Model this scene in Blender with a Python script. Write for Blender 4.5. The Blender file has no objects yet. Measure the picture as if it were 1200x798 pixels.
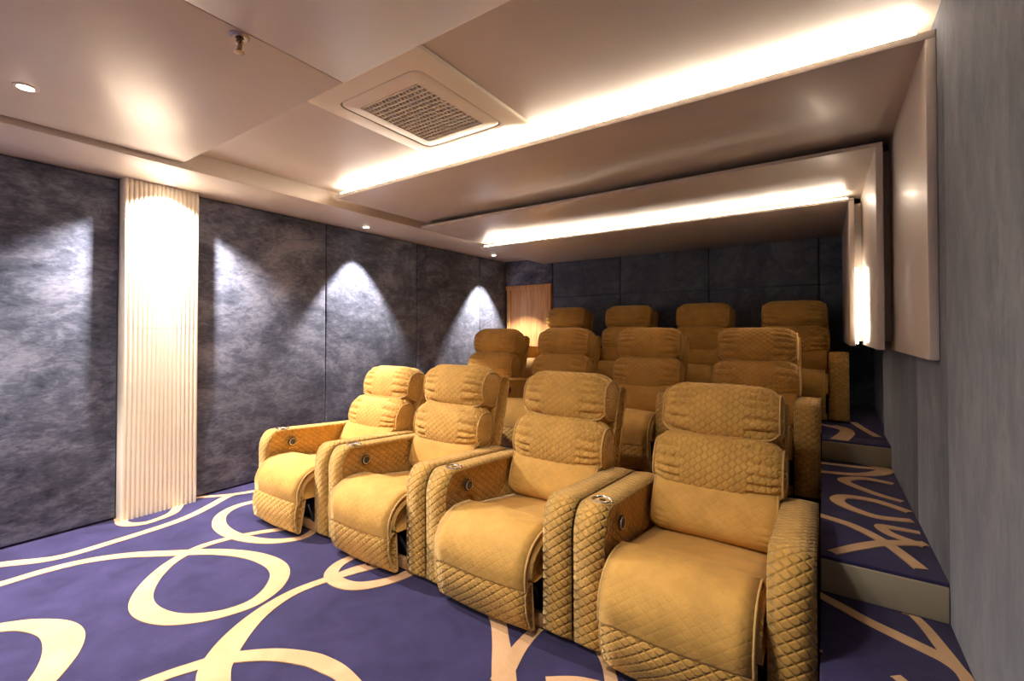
import bpy, bmesh, math, random
from mathutils import Vector, Matrix, Euler
random.seed(7)
C = bpy.context.scene.collection
PI = math.pi
R = math.radians

# ------------------------------------------------------------------ camera
FPX, YAW, PITCH, CAMH = 534.0, math.atan(365.0/534.0), R(0.8), 1.42
PCY = 388.0 - FPX*math.tan(PITCH)
cam_d = bpy.data.cameras.new('camera')
cam = bpy.data.objects.new('camera', cam_d); C.objects.link(cam)
cam_d.sensor_fit = 'HORIZONTAL'; cam_d.sensor_width = 36.0
cam_d.lens = FPX/1200.0*36.0
cam_d.shift_y = -(399.0-PCY)/1200.0
cam_d.clip_start = 0.02
cam.location = (0, 0, CAMH)
cam.rotation_euler = Euler((R(90)+PITCH, 0, YAW), 'XYZ')
bpy.context.scene.camera = cam
# ------------------------------------------------------------------ world, exposure
w = bpy.data.worlds.new('world'); bpy.context.scene.world = w; w.use_nodes = True
w.node_tree.nodes['Background'].inputs[0].default_value = (1.0, 0.85, 0.68, 1)
w.node_tree.nodes['Background'].inputs[1].default_value = 0.15
vs = bpy.context.scene.view_settings
vs.view_transform = 'Standard'; vs.look = 'None'; vs.exposure = 0.95; vs.gamma = 1.0
vs.use_curve_mapping = False
LED_E = 58.0          # emission of the cove strips
LED_SIDE = 60.0
SPOT_W = 260.0         # wall washing downlights
HOUSE_W = 84.0        # front ceiling downlight and the added unseen ones
WARM = (1.0, 0.85, 0.67)
SPOTC = (1.0, 0.90, 0.82)
HOUSEC = (1.0, 0.88, 0.74)

# ------------------------------------------------------------------ materials
def newmat(name):
    m = bpy.data.materials.new(name); m.use_nodes = True
    nt = m.node_tree; return m, nt, nt.nodes['Principled BSDF']
def nd(nt, t, **kw):
    n = nt.nodes.new(t)
    for k, v in kw.items():
        if k.startswith('i_'): n.inputs[int(k[2:])].default_value = v
        else: setattr(n, k, v)
    return n
def lk(nt, a, b): nt.links.new(a, b)
def math_(nt, op, a, b=None, c=None):
    n = nt.nodes.new('ShaderNodeMath'); n.operation = op
    for i, v in enumerate((a, b, c)):
        if v is None: continue
        if isinstance(v, (int, float)): n.inputs[i].default_value = v
        else: nt.links.new(v, n.inputs[i])
    return n.outputs[0]
def ramp(nt, fac, stops):
    n = nt.nodes.new('ShaderNodeValToRGB'); e = n.color_ramp.elements
    while len(e) < len(stops): e.new(0.5)
    for el, (p, c) in zip(e, stops): el.position = p; el.color = (*c, 1)
    nt.links.new(fac, n.inputs[0]); return n.outputs[0]
def noise(nt, vec, scale, detail=4, rough=0.55, dist=0.0):
    n = nd(nt, 'ShaderNodeTexNoise'); n.inputs['Scale'].default_value = scale
    n.inputs['Detail'].default_value = detail; n.inputs['Roughness'].default_value = rough
    n.inputs['Distortion'].default_value = dist
    nt.links.new(vec, n.inputs['Vector']); return n.outputs[0]
def mapping(nt, vec, scale):
    n = nd(nt, 'ShaderNodeMapping'); n.inputs['Scale'].default_value = scale
    nt.links.new(vec, n.inputs['Vector']); return n.outputs[0]
def bump(nt, h, strength, dist, prev=None):
    n = nd(nt, 'ShaderNodeBump'); n.inputs['Strength'].default_value = strength
    n.inputs['Distance'].default_value = dist; nt.links.new(h, n.inputs['Height'])
    if prev is not None: nt.links.new(prev, n.inputs['Normal'])
    return n.outputs[0]
def geo_pos(nt): return nd(nt, 'ShaderNodeNewGeometry').outputs['Position']

def velvet(name, base, p, q, B, depth, sheen=0.5, smooth=False):
    """quilted velvet; UVs are metres, p = line spacing, q = period along the line"""
    m, nt, b = newmat(name)
    uv = nd(nt, 'ShaderNodeUVMap').outputs[0]
    sep = nd(nt, 'ShaderNodeSeparateXYZ'); lk(nt, uv, sep.inputs[0])
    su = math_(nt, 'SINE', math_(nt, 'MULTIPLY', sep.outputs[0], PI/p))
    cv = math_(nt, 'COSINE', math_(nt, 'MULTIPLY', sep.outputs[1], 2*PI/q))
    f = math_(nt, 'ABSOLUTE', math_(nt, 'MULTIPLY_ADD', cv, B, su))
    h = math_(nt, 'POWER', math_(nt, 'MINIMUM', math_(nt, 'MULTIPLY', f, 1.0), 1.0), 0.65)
    pos = geo_pos(nt)
    n1 = noise(nt, pos, 9, 4); n2 = noise(nt, pos, 420, 2)
    mixv = math_(nt, 'MULTIPLY_ADD', n1, 0.55, math_(nt, 'MULTIPLY', n2, 0.45))
    lo = tuple(c*0.80 for c in base); hi = tuple(min(1, c*1.16) for c in base)
    col = ramp(nt, mixv, [(0.32, lo), (0.68, hi)])
    # shade of the stitched grooves, put into the colour
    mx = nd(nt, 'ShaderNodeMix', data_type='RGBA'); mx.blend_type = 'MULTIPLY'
    grv_shade = ramp(nt, h, [(0.0, (0.80, 0.74, 0.66)), (0.35, (1, 1, 1))])
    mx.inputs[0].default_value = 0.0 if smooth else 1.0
    lk(nt, col, mx.inputs[6]); lk(nt, grv_shade, mx.inputs[7])
    lk(nt, mx.outputs[2], b.inputs['Base Color'])
    b.inputs['Roughness'].default_value = 0.78
    b.inputs['Specular IOR Level'].default_value = 0.25
    b.inputs['Sheen Weight'].default_value = sheen
    b.inputs['Sheen Roughness'].default_value = 0.35
    b.inputs['Sheen Tint'].default_value = (1.0, 0.80, 0.45, 1)
    nb = bump(nt, noise(nt, pos, 260, 2), 0.25, 0.002)
    nb = bump(nt, noise(nt, pos, 14, 3), 0.35, 0.012, nb)
    lk(nt, bump(nt, h, 1.0 if not smooth else 0.25, depth, nb), b.inputs['Normal'])
    return m
GOLD = (0.60, 0.345, 0.088)
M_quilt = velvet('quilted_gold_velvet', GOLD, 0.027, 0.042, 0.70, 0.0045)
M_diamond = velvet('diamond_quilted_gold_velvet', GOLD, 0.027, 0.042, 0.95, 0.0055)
M_soft = velvet('soft_gold_velvet', (0.615, 0.355, 0.092), 0.027, 0.042, 0.95, 0.003, 0.5, True)
M_pipe = velvet('piping_velvet', (0.60, 0.38, 0.14), 0.05, 0.07, 0.9, 0.001, 0.5, True)

def wall_fabric(name, scale, lo, mid, hi, streak, fs=26):
    m, nt, b = newmat(name)
    pos = geo_pos(nt); v = mapping(nt, pos, scale)
    a = noise(nt, v, 1.3, 7, 0.62, 1.3)
    c = noise(nt, v, 4.0, 9, 0.66, 1.0)
    d = noise(nt, mapping(nt, pos, streak), fs, 5, 0.72, 0.8)
    s = math_(nt, 'MULTIPLY_ADD', a, 0.42, math_(nt, 'MULTIPLY_ADD', c, 0.36, math_(nt, 'MULTIPLY', d, 0.30)))
    col = ramp(nt, s, [(0.42, lo), (0.53, mid), (0.66, hi)])
    lk(nt, col, b.inputs['Base Color'])
    b.inputs['Roughness'].default_value = 0.9
    b.inputs['Specular IOR Level'].default_value = 0.15
    b.inputs['Sheen Weight'].default_value = 0.35
    b.inputs['Sheen Tint'].default_value = (0.75, 0.82, 1.0, 1)
    nb = bump(nt, noise(nt, pos, 180, 3), 0.3, 0.002)
    lk(nt, bump(nt, c, 0.10, 0.010, nb), b.inputs['Normal'])
    return m
M_wallL = wall_fabric('blue_grey_velvet_panel', (1, 0.9, 1.5), (0.030, 0.035, 0.055), (0.095, 0.105, 0.155), (0.25, 0.26, 0.34), (1, 0.6, 1.5))
M_wallB = wall_fabric('dark_blue_velvet_panel', (1, 1, 1), (0.055, 0.066, 0.090), (0.10, 0.115, 0.15), (0.17, 0.19, 0.23), (1, 1, 1))
M_wallR = wall_fabric('grey_velvet_wall', (1, 2.2, 0.8), (0.030, 0.041, 0.052), (0.080, 0.087, 0.104), (0.17, 0.175, 0.185), (1, 1.5, 0.7), 12)

def paint(name, col, rough, var=0.04, coat=0.0):
    m, nt, b = newmat(name)
    pos = geo_pos(nt)
    n = noise(nt, pos, 2.2, 4)
    lk(nt, ramp(nt, n, [(0.3, tuple(c*(1-var) for c in col)), (0.7, tuple(min(1, c*(1+var)) for c in col))]), b.inputs['Base Color'])
    b.inputs['Roughness'].default_value = rough
    b.inputs['Coat Weight'].default_value = coat
    b.inputs['Coat Roughness'].default_value = 0.18
    lk(nt, bump(nt, noise(nt, mapping(nt, pos, (1, 0.25, 1)), 7, 3), 0.12, 0.01), b.inputs['Normal'])
    return m
M_ceil = paint('taupe_ceiling_paint', (0.61, 0.53, 0.46), 0.40, 0.04, 0.10)
M_side = paint('taupe_side_panel_paint', (0.66, 0.585, 0.52), 0.42, 0.03, 0.10)
M_cream = paint('cream_lacquer', (0.86, 0.77, 0.64), 0.45, 0.02)
M_ac = paint('cream_white_plastic', (0.88, 0.79, 0.64), 0.38, 0.015)
M_bounce = paint('pale_bounce_wall', (0.80, 0.76, 0.70), 0.9)
M_intake_shade = paint('intake_shade_black', (0.004, 0.003, 0.003), 0.95)
M_dark = paint('dark_void', (0.018, 0.014, 0.012), 0.8)
M_black = paint('black_steel', (0.03, 0.03, 0.035), 0.4)
M_riser = paint('beige_step_riser', (0.36, 0.32, 0.24), 0.85, 0.12)
M_tan = paint('light_timber_rail', (0.55, 0.33, 0.15), 0.5, 0.12)
def metal(name, col, rough):
    m, nt, b = newmat(name)
    n = noise(nt, geo_pos(nt), 60, 2)
    lk(nt, ramp(nt, n, [(0.3, tuple(c*0.9 for c in col)), (0.7, col)]), b.inputs['Base Color'])
    b.inputs['Metallic'].default_value = 1.0; b.inputs['Roughness'].default_value = rough
    return m
M_chrome = metal('chrome', (0.80, 0.80, 0.80), 0.14)
M_well = metal('shaded_cup_chrome', (0.16, 0.15, 0.14), 0.25)
M_sat = metal('satin_steel', (0.55, 0.48, 0.42), 0.42)
M_brass = metal('aged_brass', (0.35, 0.24, 0.15), 0.35)

def wood():
    m, nt, b = newmat('honey_wood')
    pos = geo_pos(nt)
    n = noise(nt, mapping(nt, pos, (9, 1, 0.5)), 2.5, 6, 0.6, 1.0)
    n2 = noise(nt, mapping(nt, pos, (60, 1, 1.2)), 3, 3)
    s = math_(nt, 'MULTIPLY_ADD', n, 0.7, math_(nt, 'MULTIPLY', n2, 0.3))
    lk(nt, ramp(nt, s, [(0.35, (0.50, 0.23, 0.08)), (0.65, (0.80, 0.45, 0.18))]), b.inputs['Base Color'])
    b.inputs['Roughness'].default_value = 0.4; return m
M_wood = wood()
def carpet(name, lo, hi):
    m, nt, b = newmat(name)
    pos = geo_pos(nt)
    n = noise(nt, pos, 5, 5, 0.6, 0.5); f = noise(nt, pos, 230, 3, 0.7)
    s = math_(nt, 'MULTIPLY_ADD', n, 0.6, math_(nt, 'MULTIPLY', f, 0.4))
    lk(nt, ramp(nt, s, [(0.36, lo), (0.64, hi)]), b.inputs['Base Color'])
    b.inputs['Roughness'].default_value = 0.95
    b.inputs['Specular IOR Level'].default_value = 0.1
    b.inputs['Sheen Weight'].default_value = 0.12
    lk(nt, bump(nt, f, 0.7, 0.006), b.inputs['Normal']); return m
M_carpet = carpet('navy_carpet_pile', (0.018, 0.015, 0.062), (0.044, 0.037, 0.125))
M_scroll = carpet('cream_carpet_pile', (0.56, 0.34, 0.18), (0.74, 0.48, 0.28))
def emis(name, col, e):
    m, nt, b = newmat(name)
    b.inputs['Base Color'].default_value = (*col, 1)
    b.inputs['Emission Color'].default_value = (*col, 1)
    b.inputs['Emission Strength'].default_value = e; return m
M_led = emis('warm_led', WARM, LED_E)
M_led2 = emis('warm_led_side', WARM, LED_SIDE)
M_lamp = emis('downlight_lens', (1, 0.86, 0.7), 14.0)

# ------------------------------------------------------------------ mesh helpers
def link(name, me, mat, parent=None, smooth=True, mats=None):
    me.materials.append(mat)
    if smooth:
        for p in me.polygons: p.use_smooth = True
    o = bpy.data.objects.new(name, me); C.objects.link(o)
    if parent is not None: o.parent = parent
    return o
def from_data(name, vs, fs, uvs=None):
    me = bpy.data.meshes.new(name); me.from_pydata(vs, [], fs)
    if uvs is not None:
        l = me.uv_layers.new(name='UVMap'); k = 0
        for f in uvs:
            for c in f: l.data[k].uv = c; k += 1
    me.update(); return me
def fix(me):
    bm = bmesh.new(); bm.from_mesh(me); bmesh.ops.recalc_face_normals(bm, faces=bm.faces)
    bm.to_mesh(me); bm.free(); return me
def box_mesh(name, x0, x1, y0, y1, z0, z1, bev=0.0, seg=2):
    bm = bmesh.new(); bmesh.ops.create_cube(bm, size=1)
    for v in bm.verts:
        v.co = Vector(((x0+x1)/2+v.co.x*(x1-x0), (y0+y1)/2+v.co.y*(y1-y0), (z0+z1)/2+v.co.z*(z1-z0)))
    if bev > 0: bmesh.ops.bevel(bm, geom=bm.edges[:], offset=bev, segments=seg, profile=0.5, affect='EDGES')
    me = bpy.data.meshes.new(name); bm.to_mesh(me); bm.free(); return me
def box(name, x0, x1, y0, y1, z0, z1, mat, parent=None, bev=0.0, seg=2):
    o = link(name, box_mesh(name, x0, x1, y0, y1, z0, z1, bev, seg), mat, parent, smooth=bev > 0)
    if bev > 0:
        for p in o.data.polygons: p.use_smooth = True
        o.data.set_sharp_from_angle(angle=R(50))
    return o
def tube_data(pts, r, closed=True, n=6):
    pts = [Vector(p) for p in pts]; N = len(pts); vs = []; fs = []
    up = None
    for i, p in enumerate(pts):
        a = pts[(i-1) % N] if (closed or i > 0) else p
        b = pts[(i+1) % N] if (closed or i < N-1) else p
        t = (b-a).normalized()
        if up is None:
            up = Vector((0, 0, 1)) if abs(t.z) < 0.9 else Vector((1, 0, 0))
        s = t.cross(up)
        if s.length < 1e-6: s = t.cross(Vector((0.3, 1, 0.2)))
        s.normalize(); up = s.cross(t).normalized()
        for k in range(n):
            an = 2*PI*k/n; vs.append(tuple(p+(s*math.cos(an)+up*math.sin(an))*r))
    M = N if closed else N-1
    for i in range(M):
        for k in range(n):
            fs.append((i*n+k, i*n+(k+1) % n, ((i+1) % N)*n+(k+1) % n, ((i+1) % N)*n+k))
    if not closed:
        fs.append(tuple(range(n))[::-1]); fs.append(tuple((N-1)*n+k for k in range(n)))
    return vs, fs
def tubes(name, lst, mat, parent):
    for (pts, r, cl) in lst:
        v, f = tube_data(pts, r, cl); link(name, fix(from_data(name, v, f)), mat, parent)
def loft(name, rings, us, mat, parent, capuv=True):
    """rings of equal length (closed), us = u coordinate of each ring, v = arclength"""
    N = len(rings[0]); mid = rings[len(rings)//2]
    va = [0.0]
    for i in range(N):
        va.append(va[-1]+(Vector(mid[(i+1) % N])-Vector(mid[i])).length)
    V = [p for r in rings for p in r]; F = []; U = []
    for j in range(len(rings)-1):
        for i in range(N):
            i2 = (i+1) % N
            F.append((j*N+i, j*N+i2, (j+1)*N+i2, (j+1)*N+i))
            U.append(((us[j], va[i]), (us[j], va[i+1]), (us[j+1], va[i+1]), (us[j+1], va[i])))
    for j, rev in ((0, True), (len(rings)-1, False)):
        c = sum((Vector(p) for p in rings[j]), Vector())/N
        ci = len(V); V.append(tuple(c))
        for i in range(N):
            i2 = (i+1) % N
            f = (j*N+i, j*N+i2, ci); f = f[::-1] if rev else f
            F.append(f); U.append(tuple((V[k][1], V[k][2]) for k in f))
    me = from_data(name, V, F, U)
    return link(name, fix(me), mat, parent)
def round_poly(pts, rad, seg=6, sub=0.04):
    """pts (y,z) closed; rounds the corners and subdivides"""
    out = []; N = len(pts)
    for i in range(N):
        p = Vector(pts[i]); a = Vector(pts[i-1])-p; b = Vector(pts[(i+1) % N])-p
        r = rad[i] if isinstance(rad, (list, tuple)) else rad
        d = min(r, a.length*0.48, b.length*0.48)
        s = p+a.normalized()*d; e = p+b.normalized()*d
        for k in range(seg+1):
            t = k/seg; out.append(s*(1-t)**2+p*2*t*(1-t)+e*t*t)
    res = []
    for i in range(len(out)):
        a, b = out[i], out[(i+1) % len(out)]; L = (b-a).length
        n = max(1, int(L/sub))
        for k in range(n): res.append(a.lerp(b, k/n))
    cl = [res[0]]
    for p in res[1:]:
        if (p-cl[-1]).length > 1e-4: cl.append(p)
    if (cl[0]-cl[-1]).length < 1e-4: cl.pop()
    return cl
def inset(prof, d):
    N = len(prof); A = sum(prof[i].x*prof[(i+1) % N].y-prof[(i+1) % N].x*prof[i].y for i in range(N))
    s = 1 if A > 0 else -1; out = []
    for i in range(N):
        t = (prof[(i+1) % N]-prof[i-1]); t.normalize()
        out.append(prof[i]+Vector((-t.y, t.x))*s*d)
    return out
def slab(name, prof, x0, x1, r, mat, parent, puff=0.0, nseg=4):
    """profile in (y,z) swept along x with rounded rims and puffed sides"""
    rings = []; us = []
    def put(x, d):
        q = inset(prof, d); rings.append([(x, p.x, p.y) for p in q]); us.append(x)
    for k in range(nseg+1):
        t = k/nseg*PI/2; put(x0+r*(1-math.sin(t)), r*(1-math.cos(t)) if False else r*(1-math.sin(t))*0+r*(1-math.sin(t))*0+r*(math.cos(t)))if False else put(x0+r*(1-math.sin(t)), r*(1-math.cos(PI/2-t)))
    n = max(1, int((x1-x0-2*r)/0.05))
    for k in range(1, n): put(x0+r+(x1-x0-2*r)*k/n, -puff*math.sin(PI*k/n))
    for k in range(nseg, -1, -1):
        t = k/nseg*PI/2; put(x1-r*(1-math.sin(t)), r*(1-math.cos(PI/2-t)))
    return loft(name, rings, us, mat, parent)
def se(yc, zc, a, b, n=2.6, N=144, bulge=0.0, tilt=0.0):
    out = []
    for i in range(N):
        t = 2*PI*i/N; c, s = math.cos(t), math.sin(t)
        y = a*math.copysign(abs(c)**(2/n), c); z = b*math.copysign(abs(s)**(2/n), s)
        if y < 0: y *= 1+bulge
        yy = y*math.cos(tilt)-z*math.sin(tilt); zz = y*math.sin(tilt)+z*math.cos(tilt)
        out.append(Vector((yc+yy, zc+zz)))
    return out
def cushion(name, prof, hw, mat, parent, end=0.62, elen=0.085, pleat=0.05, rng=None, piping=True, side=None, lowpipe=None):
    rng = rng or random
    N = len(prof); c = sum(prof, Vector((0, 0)))/N
    zs = max(p.y for p in prof)-min(p.y for p in prof)
    ys = max(p.x for p in prof)-min(p.x for p in prof)
    ph = [rng.uniform(0, 1) for _ in range(2)]
    rings = []; us = []
    xs = []
    for k in range(11): t = k/10*PI/2; xs.append(hw-elen*(1-math.sin(t)) if False else hw-elen+elen*math.cos(t))
    right = xs[::-1]                        # from hw-elen to hw
    mid = [(-1+2*(k+0.5)/25)*(hw-elen) for k in range(0, 25)]
    allx = [-x for x in right[::-1]]+mid+right
    def scale(x):
        d = (abs(x)-(hw-elen))/elen
        if d <= 0: return 1.0
        return end+(1-end)*math.sqrt(max(0, 1-d*d))
    for x in allx:
        s = scale(x); dd = (abs(x)-(hw-elen*1.45))/(elen*1.45)
        win = max(0.0, math.sin(PI*min(1, max(0, dd))**0.8)) if dd > 0 else 0
        row = []
        for i, p in enumerate(prof):
            ang = 2*PI*i/N
            front = 0.5-0.5*math.cos(ang-PI*0 )     # 1 at front (y negative)
            pl = pleat*win*(0.10+0.90*front)*(1-abs(math.sin(8*ang+1.3*math.sin(3*ang+6*ph[0])+3*ph[1]+5*x*(1-dd))))**1.6
            sag = 0.02*math.sin(3.1*x/hw+ph[0]*5)*math.sin(ang*2)*0.5
            q = c+(p-c)*(s-pl+sag)
            row.append((x, q.x, q.y))
        rings.append(row); us.append(x)
    o = loft(name, rings, us, mat, parent)
    if piping:
        L = []
        for sg in (-1, 1):
            x = sg*(hw-elen*0.10); s = end+(1-end)*0.50+0.012
            L.append(([(x, c.x+(p.x-c.x)*s, c.y+(p.y-c.y)*s) for p in prof], 0.0052, True))
        if lowpipe:
            y, z = lowpipe
            pts = []
            for k in range(25):
                t = -1+2*k/24; x = t*(hw-0.012)
                lift = 0.045*max(0, (abs(t)-0.80)/0.20)**2
                pts.append((x, y+lift*0.2, z+lift))
            L.append((pts, 0.0055, False))
        tubes('piping', L, M_pipe, o)
    return o
def lathe(name, prof, mat, parent, loc=(0, 0, 0), rot=None, n=28, ring=False):
    V = []; F = []
    for (r, z) in prof:
        for k in range(n): V.append((r*math.cos(2*PI*k/n), r*math.sin(2*PI*k/n), z))
    for j in range(len(prof)-1):
        for k in range(n): F.append((j*n+k, j*n+(k+1) % n, (j+1)*n+(k+1) % n, (j+1)*n+k))
    if ring:
        j = len(prof)-1
        for k in range(n): F.append((j*n+k, j*n+(k+1) % n, (k+1) % n, k))
    else:
        F.append(tuple(range(n))[::-1]); F.append(tuple((len(prof)-1)*n+k for k in range(n)))
    me = fix(from_data(name, V, F)); me.transform((rot or Matrix()).to_4x4()); me.transform(Matrix.Translation(loc))
    o = link(name, me, mat, parent); me.set_sharp_from_angle(angle=R(40)); return o
def struct(o): o['kind'] = 'structure'; return o
def empty(name, loc=(0, 0, 0)):
    o = bpy.data.objects.new(name, None); C.objects.link(o); o.location = loc; o.empty_display_size = 0.1; return o
def tag(o, label, cat, group=None):
    o['label'] = label; o['category'] = cat
    if group: o['group'] = group
    return o

# ------------------------------------------------------------------ structure: room
YF, YB = -2.4, 6.31             # front wall, back wall face
XL, XR = -4.47, 0.392
floor = struct(box('floor', XL-0.1, 0.75, YF-0.1, YB+0.2, -0.10, 0.0, M_carpet))
struct(box('wall_front', XL-0.1, 0.75, YF-0.1, YF, 0, 2.9, M_bounce))  # unseen wall, made pale to bounce fill light into the room
wallL = struct(box('wall_left', XL-0.12, XL, YF, YB+0.2, 0, 2.9, M_wallL))
wallB = struct(box('wall_back', XL, 0.75, YB, YB+0.15, 0, 2.9, M_wallB))
wallR = struct(box('wall_right', XR+0.06, XR+0.2, YF, YB+0.05, 0, 2.9, M_wallR))
def panel(x0, x1, y0, y1, z0, z1, mat, parent, bev=0.012):
    return box('fabric_panel', x0, x1, y0, y1, z0, z1, mat, parent, bev, 3)
ys = [YF+0.005, -1.074, 0.256, 1.170]
g = 0.005
for a, b in zip(ys[:-1], ys[1:]): panel(XL, -4.42, a+g, b-g, 0.012, 2.575, M_wallL, wallL)
for a, b in ((1.670, 2.916), (2.916, 4.246), (4.246, 5.576), (5.576, 6.29)): panel(XL, -4.42, a+g, b-g, 0.012, 2.575, M_wallL, wallL)
# back wall panels (two tiers)
for a, b in ((-3.50, -2.398), (-2.398, -1.209), (-1.209, -0.036), (-0.036, 0.425)):
    panel(a+g, b-g, YB-0.05, YB, 1.955, 2.60, M_wallB, wallB)
    panel(a+g, b-g, YB-0.05, YB, 0.02, 1.945, M_wallB, wallB)
panel(-4.41, -3.52, YB-0.05, YB, 2.18, 2.60, M_wallL, wallB)
# right wall panels
panel(XR, XR+0.06, YF+0.01, 2.395, 0.01, 2.72, M_wallR, wallR, 0.0015)
panel(XR, XR+0.06, 2.396, 3.10, 0.01, 2.72, M_wallR, wallR, 0.0015)
panel(XR-0.002, XR+0.06, 3.101, 4.67, 0.01, 2.72, M_wallR, wallR, 0.006)
# door in the back wall
door = struct(box('door_1', -4.30, -3.60, YB-0.045, YB-0.005, 0.01, 2.10, M_wood))
box('door_frame', -3.60, -3.53, YB-0.07, YB, 0.0, 2.17, M_wood, door, 0.004)
box('door_frame', -4.40, -3.60, YB-0.07, YB, 2.10, 2.17, M_wood, door, 0.004)
box('door_frame', -4.37, -4.30, YB-0.07, YB, 0.0, 2.10, M_wood, door, 0.004)
# ceiling
ceil = struct(box('ceiling', XL-0.1, 0.75, YF-0.1, YB+0.2, 2.72, 2.95, M_ceil))
def cpart(name, *a, **k): return box(name, *a, ceil, **k)
cpart('front_panel', -3.745, -1.905, YF, 1.344, 2.616, 2.72, M_ceil, bev=0.003)
cpart('front_panel', -1.901, XR+0.0, YF, 1.344, 2.616, 2.72, M_ceil, bev=0.003)
cpart('side_soffit', XL, -3.765, YF, YB, 2.58, 2.72, M_ceil, bev=0.004)
# ------------------------------------------------------------------ stepped portals (slab + side panel) with cove strips
def portal(n, y0, y1, zb, xi, left, zbot, lip=0.022, th=0.036):
    t = struct(empty('trim_%d' % n, (0, y0, zb)))
    def P(name, x0, x1, ya, yb, z0, z1, mat, bev=0.003):
        return box(name, x0, x1, ya-y0, yb-y0, z0-zb, z1-zb, mat, t, bev)
    P('ceiling_slab', left, xi+th, y0, y1, zb, zb+lip, M_ceil)
    P('side_panel', xi, xi+th, y0, y1, zbot, zb+0.0, M_side)
    return t
p1 = portal(1, 2.515, 3.80, 2.63, 0.357, -3.66, 1.30, lip=0.034, th=0.034)
p2 = portal(2, 3.57, 4.90, 2.556, 0.272, -3.66, 1.305, lip=0.026)
p3 = portal(3, 4.63, 6.25, 2.485, 0.178, -3.66, 1.30, lip=0.024)
# shadow gap closers behind the steps (end blocks that hold the slabs)
box('hanger_rail', -3.60, 0.30, 0.30, 0.34, 0.034, 0.089, M_ceil, p1)
box('hanger_rail', -3.60, 0.25, 0.19, 0.22, 0.026, 0.074, M_ceil, p2)
box('hanger_rail', -3.60, 0.15, 0.22, 0.25, 0.024, 0.071, M_ceil, p3)
box('side_bracket', 0.308, 0.357, 0.19, 0.22, -1.20, 0.02, M_ceil, p2)
box('side_bracket', 0.214, 0.272, 0.22, 0.25, -1.15, 0.02, M_ceil, p3)
# cove strips
def strip(x0, x1, y0, y1, z0, z1, mat, label):
    o = box('led_strip', -(x1-x0)/2, (x1-x0)/2, -(y1-y0)/2, (y1-y0)/2, -(z1-z0)/2, (z1-z0)/2, mat)
    o.location = ((x0+x1)/2, (y0+y1)/2, (z0+z1)/2)
    return tag(o, label, 'light')
strip(-3.60, 0.33, 2.518, 2.530, 2.664, 2.673, M_led, 'long glowing warm cove strip on the front ceiling step, beside the air conditioner')
strip(-3.60, 0.17, 4.634, 4.644, 2.510, 2.517, M_led, 'glowing warm cove strip on the rear ceiling step, above the back rows')
strip(0.222, 0.232, 4.634, 4.646, 1.32, 1.93, M_led2, 'short vertical glowing strip between the side panels on the right')

# ------------------------------------------------------------------ platforms, steps
def lvl(name, x0, x1, y0, y1, z1, par=floor, z0=0.0):
    b = box(name, x0, x1, y0, y1, z0, z1, M_carpet, par, 0.006)
    return b
lvl('seating_platform', -3.75, -0.022, 3.02, 4.42, 0.30)
lvl('seating_platform', -3.75, 0.43, 4.43, YB, 0.60)
lvl('aisle_step', -0.019, 0.43, 1.05, YB, 0.15)
lvl('aisle_step', -0.019, 0.43, 1.35, 4.42, 0.30, z0=0.15)
lvl('aisle_step', -0.019, 0.43, 2.40, 4.42, 0.45, z0=0.30)
lvl('aisle_step', -0.019, 0.43, 4.20, 4.42, 0.60, z0=0.45)
box('step_riser', -0.018, 0.389, 2.385, 2.399, 0.302, 0.438, M_riser, floor, 0.003)
box('step_riser', -0.018, 0.389, 4.185, 4.199, 0.452, 0.588, M_riser, floor, 0.003)
box('step_riser', -0.018, 0.389, 1.335, 1.349, 0.152, 0.288, M_riser, floor, 0.003)

# ------------------------------------------------------------------ carpet scrolls, points in metres
def ground(px, py, z):
    """where the sight line of a pixel of the survey photograph meets the level z"""
    a, p = YAW, PITCH
    F = Vector((-math.sin(a)*math.cos(p), math.cos(a)*math.cos(p), math.sin(p)))
    Rt = Vector((math.cos(a), math.sin(a), 0)); U = Rt.cross(F)
    d = F+Rt*((px-600)/FPX)-U*((py-PCY)/FPX)
    t = (z-CAMH)/d.z
    return Vector((d.x*t, d.y*t, z))
def catmull(P, n=8):
    out = []
    for i in range(len(P)-1):
        p0 = P[max(i-1, 0)]; p1 = P[i]; p2 = P[i+1]; p3 = P[min(i+2, len(P)-1)]
        for k in range(n):
            t = k/n
            out.append(0.5*((2*p1)+(-p0+p2)*t+(2*p0-5*p1+4*p2-p3)*t*t+(-p0+3*p1-3*p2+p3)*t**3))
    out.append(P[-1]); return out
sc_n = [0]
def scroll(pts, z=0.0, w=0.07, clip=None):
    P = [Vector((*ground(a[0], a[1], z).xy, a[2] if len(a) > 2 else w)) for a in pts]
    S = catmull(P)
    sc_n[0] += 1; h = z+0.002+0.00025*(sc_n[0] % 12)
    V = []; F = []
    for i, p in enumerate(S):
        t = (S[min(i+1, len(S)-1)]-S[max(i-1, 0)]).xy
        if t.length < 1e-6: t = Vector((1, 0))
        t.normalize(); nrm = Vector((-t.y, t.x)); wd = p.z/2
        a, b = p.xy+nrm*wd, p.xy-nrm*wd
        if clip:
            for q in (a, b):
                q.x = min(max(q.x, clip[0]), clip[1]); q.y = min(max(q.y, clip[2]), clip[3])
        hh = h+0.0012*i/len(S); V += [(a.x, a.y, hh), (b.x, b.y, hh), (a.x, a.y, h-0.004), (b.x, b.y, h-0.004)]
    for i in range(len(S)-1):
        k = i*4; F += [(k, k+1, k+5, k+4), (k+2, k, k+4, k+6), (k+1, k+3, k+7, k+5)]
    link('carpet_scroll', fix(from_data('carpet_scroll', V, F)), M_scroll, floor, smooth=False)
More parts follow.
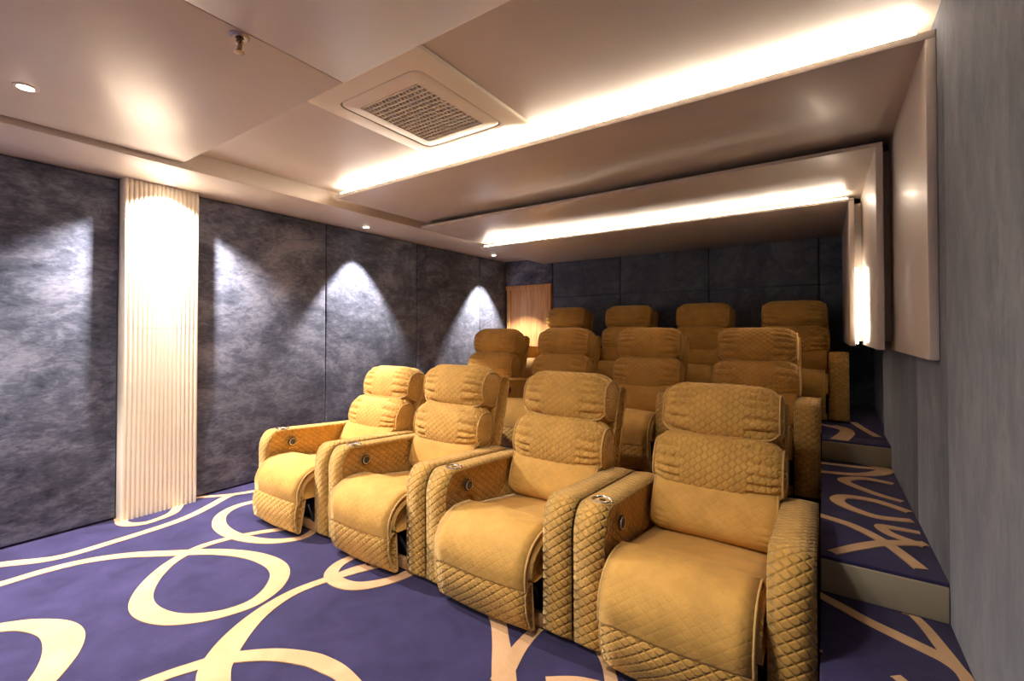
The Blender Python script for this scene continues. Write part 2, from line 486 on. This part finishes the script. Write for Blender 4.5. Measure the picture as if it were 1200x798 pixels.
G0 = [
 [(-60, 672), (0, 662, .075), (67, 653.7), (133, 635), (200, 613.7), (233, 600), (263, 583.7), (272, 580)],
 [(229, 583, .05), (267, 580.3, .05), (305, 574.7, .06), (330, 570)],
 [(300, 562), (330, 556)],
 [(140, 605, .07), (145, 614, .07), (167, 613.8, .06), (187, 608, .06), (203, 600.8, .07), (210, 592, .07)],
 [(-60, 702, .07), (0, 685, .07), (50, 670), (100, 658), (150, 651), (200, 648.7, .075), (250, 647, .075), (290, 650.3, .085), (317, 658.7, .10), (328, 670, .105), (322, 687, .10),
  (300, 705.3, .08), (267, 718, .07), (233, 724.7, .08), (200, 726, .095), (177, 720.3, .105), (166, 710, .105), (168, 695.3, .095), (181, 677, .08), (202, 658.7, .065), (233, 642, .06), (270, 631, .055), (300, 625, .055), (333, 620, .055), (350, 617)],
 [(325, 583, .05), (303, 587, .06), (277, 593.7, .07), (260, 603.7, .08), (257, 615.3, .09), (268, 625.3, .09), (290, 632, .08), (317, 634.7, .07), (347, 632, .06), (363, 626, .06), (372, 618, .06)],
 [(-50, 745, .08), (0, 736, .08), (33, 733, .09), (63, 737, .12), (75, 748.7, .14), (71, 768.7, .13), (53, 795, .11), (20, 830, .10)],
 [(430, 663, .05), (413, 668, .05), (390, 677, .055), (350, 692, .06), (320, 708.7, .075), (293, 730, .10), (270, 755, .125), (254, 780, .13), (250, 800, .12), (252, 840, .12)],
 [(100, 830), (180, 798, .06), (217, 785, .06), (262, 773, .07), (317, 768, .075), (360, 772.7, .08), (383, 781, .08), (402, 792, .07), (425, 815, .06)],
 [(414, 653, .055), (397, 662, .07), (388, 674, .08), (399, 684, .085), (423, 687.3, .08), (460, 680, .07), (490, 667)],
 [(383, 680, .05), (417, 670, .055), (440, 664, .055), (470, 655)],
 [(577, 715, .07), (584, 730, .075), (587, 753, .08), (590, 783, .10), (592, 830, .10)],
 [(650, 722, .05), (630, 737, .055), (611, 757, .065), (594, 783, .08), (585, 800, .08)],
 [(640, 800, .06), (678, 800, .06), (720, 810, .06)],
 [(690, 740, .05), (712, 780, .05), (720, 830, .06)],
]
for s in G0: scroll(s, 0.0)
CL = (-0.02, 0.39, 1.36, 2.38)
for s in [[(950, 690, .045), (960, 697, .045), (987, 712, .05), (1016, 728, .05), (1067, 753, .055), (1107, 773, .05), (1128, 790, .04), (1140, 810, .04)],
          [(1060, 712, .03), (1083, 734, .035), (1107, 764, .04), (1124, 786, .04)],
          [(955, 762, .008), (964, 764, .008)],
          [(1050, 799, .04), (1062, 798, .04)]]: scroll(s, 0.30, clip=CL)
CM = (-0.02, 0.39, 2.41, 4.18)
for s in [[(950, 600, .045), (960, 603.7, .045), (1000, 617, .05), (1040, 638, .05), (1080, 668, .05)],
          [(975, 648, .04), (1008, 641, .05), (1040, 637, .05), (1085, 638, .04)],
          [(1078, 625, .035), (1045, 619, .045), (1032, 618, .05), (1045, 627, .045), (1084, 641, .04)],
          [(1069, 611, .045), (1027, 606, .05), (992, 594, .06), (981, 586, .07), (992, 582.5, .06), (1027, 588, .05), (1066, 601, .045)],
          [(1058, 588, .04), (1027, 579, .05), (995, 567, .06), (990, 562, .07), (1013, 561, .06), (1047, 567.5, .05)],
          [(950, 551, .055), (960, 552.6, .055), (1000, 556, .06), (1029.5, 555, .09), (1036, 550, .09), (1013, 543, .05)],
          [(950, 541, .05), (1000, 547, .05), (1036, 550, .05)]]: scroll(s, 0.45, clip=CM)
CH = (-0.02, 0.39, 4.215, 6.2)
for s in [[(950, 495, .05), (960, 497, .05), (987, 503, .07), (992, 508, .10), (983, 516, .11)],
          [(978, 499, .05), (992, 503, .06), (997, 510, .06)],
          [(1000, 495, .05), (1012, 503, .05), (1029, 512.5, .05)]]: scroll(s, 0.60, clip=CH)

# ------------------------------------------------------------------ fluted pilaster on the left wall
pil = empty('trim_4', (-4.36, 1.42, 0)); struct(pil)
box('backing_board', -0.10, 0.025, -0.25, 0.25, 0.0, 2.578, M_cream, pil, 0.003)
def flute_mesh(z0, z1, r):
    V = []; F = []; n = 10
    for z in (z0, z1):
        for k in range(n+1):
            a = -PI/2+PI*k/n; V.append((0.024+r*0.95*math.cos(a), r*math.sin(a), z))
    for k in range(n): F.append((k, k+1, n+2+k, n+1+k))
    F.append(tuple(range(n+1))[::-1]); F.append(tuple(range(n+1, 2*n+2))); F.append((0, n+1, 2*n+1, n))
    return fix(from_data('flute', V, F))
nf = 17; wv = 0.50/nf
fl, fu = flute_mesh(0.0, 1.443, wv*0.46), flute_mesh(1.446, 2.578, wv*0.46)
for me in (fl, fu):
    me.materials.append(M_cream)
for k in range(nf):
    for me in (fl, fu):
        o = bpy.data.objects.new('flute', me); C.objects.link(o); o.parent = pil
        o.location = (0.0, -0.25+wv*(k+0.5), 0)

# ------------------------------------------------------------------ downlights
def downlight(x, y, z, label, watts, blend=0.9, angle=110, tilt=None, col=SPOTC, group=None, soft=0.022):
    t = empty('downlight', (x, y, z)); tag(t, label, 'light', group)
    lathe('trim_ring', [(0.046, -0.003), (0.046, 0.0), (0.034, 0.0), (0.032, -0.005), (0.044, -0.005)], M_cream, t, ring=True)
    lathe('lens', [(0.030, -0.001), (0.030, -0.004), (0.001, -0.0045)], M_lamp, t)
    ld = bpy.data.lights.new('downlight_lamp', 'SPOT'); ld.energy = watts; ld.color = col
    ld.spot_size = R(angle); ld.spot_blend = blend; ld.shadow_soft_size = soft
    lo = bpy.data.objects.new('lamp', ld); C.objects.link(lo); lo.parent = t; lo.location = (0, 0, -0.012)
    if tilt: lo.rotation_euler = tilt
    return t
W = 'wall washing downlights'
downlight(-4.20, 3.262, 2.58, 'small bright downlight in the side soffit above the middle of the left wall', SPOT_W, 0.35, 76, (0, R(-6), 0))
downlight(-4.15, 5.58, 2.58, 'small bright downlight in the side soffit nearest the wooden door', SPOT_W, 0.35, 76, (0, R(-6), 0))
downlight(-4.20, 1.42, 2.58, 'small bright downlight just above the fluted cream pilaster', SPOT_W*1.3, 0.55, 124, (0, R(-6), 0))
downlight(-4.18, -0.35, 2.58, 'downlight in the side soffit outside the left edge of the photo', SPOT_W, 0.35, 90, (0, R(-6), 0))
downlight(-3.22, 0.485, 2.616, 'starry bright downlight in the front ceiling panel at the upper left', HOUSE_W, 0.9, 140, col=HOUSEC, soft=0.06)
for (x, y, where) in ((-3.22, -1.2, 'by the front wall on the far left'), (-1.9, -1.2, 'by the front wall in the middle'),
                      (-1.35, 0.45, 'above the viewer, left'), (-0.95, 0.65, 'above the viewer, right')):
    downlight(x, y, 2.616, 'added ceiling downlight out of view '+where, HOUSE_W, 0.9, 150, soft=0.10, col=HOUSEC, group='added front ceiling downlights outside the frame')  # unseen lamps, added to brighten the front of the room

# ------------------------------------------------------------------ sprinkler
sp = empty('fire_sprinkler', (-1.943, 0.888, 2.616)); tag(sp, 'small brass fire sprinkler hanging from the front ceiling panel', 'sprinkler')
lathe('escutcheon', [(0.036, 0.0), (0.036, -0.004), (0.028, -0.010), (0.016, -0.009), (0.014, 0.0)], M_sat, sp)
lathe('nozzle', [(0.010, 0.0), (0.010, -0.022), (0.014, -0.024), (0.014, -0.030), (0.006, -0.034), (0.004, -0.060)], M_brass, sp)
for s in (-1, 1):
    v, f = tube_data([(s*0.008, 0, -0.030), (s*0.017, 0, -0.042), (s*0.016, 0, -0.058), (s*0.004, 0, -0.068)], 0.0028, False)
    link('frame_arm', fix(from_data('frame_arm', v, f)), M_brass, sp)
lathe('deflector', [(0.018, -0.066), (0.019, -0.069), (0.004, -0.071)], M_brass, sp)

# ------------------------------------------------------------------ air conditioner cassette
ac = empty('air_conditioner', (-1.930, 1.905, 2.72)); tag(ac, 'square cream ceiling air conditioner cassette with a slotted intake grille', 'air conditioner')
HX, HY = 0.436, 0.486
def ring_frame(name, ox, oy, ix, iy, z0, z1, ro, ri, mat, par, n=6):
    def rr(hx, hy, r, z):
        out = []
        for (sx, sy, a0) in ((1, 1, 0), (-1, 1, 90), (-1, -1, 180), (1, -1, 270)):
            for k in range(n+1):
                a = R(a0+90*k/n); out.append((sx*(hx-r)+r*math.cos(a), sy*(hy-r)+r*math.sin(a), z))
        return out
    loops = [rr(ox, oy, ro, z1), rr(ox, oy, ro, z0+0.006), rr(ox-0.008, oy-0.008, ro, z0), rr(ix, iy, ri, z0-0.004), rr(ix, iy, ri, z1)]
    N = len(loops[0]); V = [p for l in loops for p in l]; F = []
    for j in range(len(loops)):
        j2 = (j+1) % len(loops)
        for i in range(N): F.append((j*N+i, j*N+(i+1) % N, j2*N+(i+1) % N, j2*N+i))
    me = fix(from_data(name, V, F)); o = link(name, me, mat, par); me.set_sharp_from_angle(angle=R(35)); return o
ring_frame('fascia', HX, HY, 0.320, 0.364, -0.026, -0.001, 0.035, 0.06, M_ac, ac)
ring_frame('intake_panel', 0.312, 0.356, 0.232, 0.272, -0.032, -0.012, 0.055, 0.01, M_ac, ac)
box('intake_shade_sheet', -0.312, 0.312, -0.356, 0.356, -0.011, -0.004, M_intake_shade, ac)  # black sheet painting the shade of a deep intake behind the bars
bar_x = box_mesh('grille_bar', -0.234, 0.234, -0.0045, 0.0045, -0.032, -0.016); bar_x.materials.append(M_ac)
bar_y = box_mesh('grille_bar', -0.0034, 0.0034, -0.274, 0.274, -0.030, -0.018); bar_y.materials.append(M_ac)
for k in range(15):
    o = bpy.data.objects.new('grille_bar', bar_x); C.objects.link(o); o.parent = ac; o.location = (0, -0.255+0.51*k/14, 0)
for k in range(17):
    o = bpy.data.objects.new('grille_bar', bar_y); C.objects.link(o); o.parent = ac; o.location = (-0.218+0.436*k/16, 0, 0)
box('clip', -0.245, -0.205, -0.5, -0.478, -0.034, -0.016, M_ac, ac, 0.003)
# ------------------------------------------------------------------ recliner
rg = random.Random(3)
AW = 0.150; HC = 0.455
PIV = Vector((0, 0.655, 0.335)); HINGE = Vector((0, -0.045, 0.250))
def make_recliner():
    t = empty('recliner')
    prof = round_poly([(0.0, 0.02), (-0.004, 0.545), (0.050, 0.635), (0.865, 0.580), (0.865, 0.02)], [0.02, 0.05, 0.06, 0.05, 0.02], 6, 0.05)
    for s in (-1, 1):
        x0, x1 = (-HC, -HC+AW) if s < 0 else (HC-AW, HC)
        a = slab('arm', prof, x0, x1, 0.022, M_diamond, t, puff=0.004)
        L = []
        q = inset(prof, 0.004)
        for xx in (x0+0.006, x1-0.006): L.append(([(xx, p.x, p.y) for p in q], 0.0042, True))
        tubes('piping', L, M_pipe, a)
        if s < 0:
            cx_, cy_, cz = x0+AW/2+0.002, 0.145, 0.6295
            rot = Matrix.Rotation(R(-3.9), 3, 'X')
            cup = lathe('cup_holder', [(0.052, -0.004), (0.051, 0.006), (0.047, 0.009), (0.043, 0.008), (0.038, 0.0005), (0.038, -0.004)], M_chrome, a, (cx_, cy_, cz), rot, ring=True)
            lathe('cup_well_shade', [(0.040, -0.003), (0.040, 0.0012), (0.016, 0.0012), (0.015, 0.004), (0.001, 0.004)], M_well, a, (cx_, cy_, cz), rot)  # flush disc, coloured dark for the shade inside the cup
            rot = Matrix.Rotation(R(90), 3, 'Y')
            lathe('recline_control', [(0.035, 0.0), (0.035, 0.006), (0.027, 0.010), (0.024, 0.006), (0.001, 0.006)], M_black, a, (x1-0.001, 0.185, 0.530), rot)
            lathe('control_ring', [(0.029, 0.006), (0.028, 0.012), (0.024, 0.012), (0.024, 0.006)], M_chrome, a, (x1-0.001, 0.185, 0.530), rot, 20, ring=True)
    hx = HC-AW-0.004
    # carcass and timber rail
    box('base_box', -hx+0.03, hx-0.03, 0.06, 0.80, 0.05, 0.26, M_black, t, 0.01)
    box('base_rail', -hx+0.005, hx-0.005, 0.02, 0.05, 0.012, 0.075, M_tan, t, 0.004)
    # seat
    sp_ = round_poly([(0.16, 0.24), (0.13, 0.40), (0.24, 0.425), (0.70, 0.375), (0.72, 0.22)], [0.04, 0.07, 0.08, 0.06, 0.03], 6, 0.04)
    slab('seat_cushion', sp_, -hx+0.004, hx-0.004, 0.035, M_soft, t, puff=0.010)
    # bolster under the front flap with gathered rims
    bp = round_poly([(-0.085, 0.265), (-0.080, 0.36), (0.02, 0.425), (0.17, 0.425), (0.20, 0.26)], [0.04, 0.07, 0.09, 0.06, 0.03], 6, 0.03)
    o = slab('front_bolster', bp, -hx+0.003, hx-0.003, 0.03, M_soft, t, puff=0.004)
    fp = round_poly([(0.235, 0.395), (0.185, 0.455), (0.03, 0.462), (-0.070, 0.415), (-0.118, 0.325), (-0.112, 0.235), (-0.092, 0.232), (-0.085, 0.33), (-0.04, 0.39), (0.04, 0.425), (0.19, 0.40)], [0.03, 0.07, 0.10, 0.10, 0.08, 0.012, 0.012, 0.05, 0.05, 0.05, 0.03], 6, 0.03)
    fl_ = slab('leg_rest_flap', fp, -0.290, 0.276, 0.014, M_soft, t, puff=0.012)
    L = [([(x, p.x, p.y) for p in inset(fp, 0.004)], 0.0055, True) for x in (-0.289, 0.275)]
    L.append(([(-0.285+0.56*k/20, -0.106, 0.233) for k in range(21)], 0.0055, False))
    tubes('piping', L, M_pipe, fl_)
    # foot panel, origin at its hinge
    hz = HINGE
    pp = [Vector(q)-Vector((hz.y, hz.z)) for q in round_poly([(-0.082, 0.262), (-0.112, 0.225), (-0.108, 0.14), (-0.062, 0.030), (-0.030, 0.030), (-0.040, 0.14), (-0.052, 0.262)], [0.02, 0.05, 0.08, 0.03, 0.02, 0.06, 0.02], 6, 0.03)]
    fo = slab('foot_panel', pp, -0.288, 0.280, 0.020, M_diamond, t, puff=0.010); fo.location = hz
    L = [([(x, p.x, p.y) for p in inset(pp, 0.004)], 0.0050, True) for x in (-0.284, 0.276)]
    tubes('piping', L, M_pipe, fo)
    for s in (-1, 1):
        v, f = tube_data([(s*0.262, 0.03, -0.03), (s*0.262, 0.10, -0.14), (s*0.262, 0.20, -0.06)], 0.009, False)
        link('linkage', fix(from_data('linkage', v, f)), M_black, fo)
    # back: origin at the recline pivot
    def at_pivot(o): o.location = PIV; return o
    bs = round_poly([(0.045, -0.17), (0.060, 0.34), (0.050, 0.755), (0.070, 0.800), (0.150, 0.800), (0.175, 0.76), (0.185, 0.30), (0.175, -0.17)], [0.02, 0.2, 0.03, 0.02, 0.03, 0.04, 0.2, 0.03], 5, 0.05)
    b = at_pivot(slab('back_shell', bs, -0.315, 0.315, 0.018, M_diamond, t, puff=0.004))
    L = [([(x, p.x, p.y) for p in inset(bs, 0.003)], 0.0045, True) for x in (-0.310, 0.310)]
    tubes('piping', L, M_pipe, b)
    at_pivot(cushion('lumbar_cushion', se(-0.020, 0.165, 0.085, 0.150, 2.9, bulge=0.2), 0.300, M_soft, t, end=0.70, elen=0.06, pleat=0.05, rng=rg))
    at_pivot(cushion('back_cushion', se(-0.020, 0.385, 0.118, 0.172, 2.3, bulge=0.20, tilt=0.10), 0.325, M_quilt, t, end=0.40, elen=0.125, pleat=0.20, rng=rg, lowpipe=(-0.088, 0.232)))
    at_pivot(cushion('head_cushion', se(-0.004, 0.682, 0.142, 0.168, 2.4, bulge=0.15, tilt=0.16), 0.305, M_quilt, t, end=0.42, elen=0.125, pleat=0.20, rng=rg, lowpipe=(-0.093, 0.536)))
    return t
proto = make_recliner()
def copy_tree(o, parent=None):
    c = o.copy(); C.objects.link(c); c.parent = parent
    for ch in list(o.children): copy_tree(ch, c)
    return c
rows = [
 ('front row of gold recliners', 0.0, 1.86, [-3.24, -2.32, -1.40, -0.48], [30, 17, 20, 26],  [15, 2, 0, 0],
  ['front row gold recliner nearest the left wall, back reclined, footrest tipped out over the carpet',
   'second gold recliner from the left in the front row, with dark gap beside its footrest',
   'third gold recliner from the left in the front row, footrest folded flat',
   'largest gold quilted recliner at the right end of the front row, beside the aisle']),
 ('middle row of gold recliners', 0.30, 3.59, [-3.235, -2.315, -1.395, -0.475], [19, 18, 18, 19], [0, 0, 0, 0],
  ['middle row gold recliner at the left end, in front of the wooden door',
   'middle row gold recliner second from the left, between the second and third front row chairs',
   'middle row gold recliner third from the left, directly left of the one at the aisle',
   'middle row gold recliner at the right end, by the aisle with carpeted steps']),
 ('back row of gold recliners', 0.60, 5.00, [-3.03, -2.11, -1.19, -0.27], [17, 17, 17, 18], [0, 0, 0, 0],
  ['back row brown gold recliner nearest the wooden door, only its headrest showing',
   'back row recliner second from the left against the dark blue back wall',
   'back row recliner third from the left against the dark blue back wall',
   'back row recliner at the right end, nearest the glowing side panel']),
]
first = True
for (grp, z, y, xs, rec, leg, labels) in rows:
    for x, r_, l_, lab in zip(xs, rec, leg, labels):
        o = proto if first else copy_tree(proto)
        first = False
        o.location = (x, y, z); tag(o, lab, 'recliner', grp)
        for ch in o.children:
            nm = ch.name.split('.')[0]
            if nm in ('back_shell', 'lumbar_cushion', 'back_cushion', 'head_cushion'):
                ch.rotation_euler = (R(-r_), 0, 0)
            elif nm == 'foot_panel': ch.rotation_euler = (R(-l_), 0, 0)
            elif nm == 'seat_cushion' and r_ > 24:
                ch.rotation_euler = (R(-3), 0, 0)
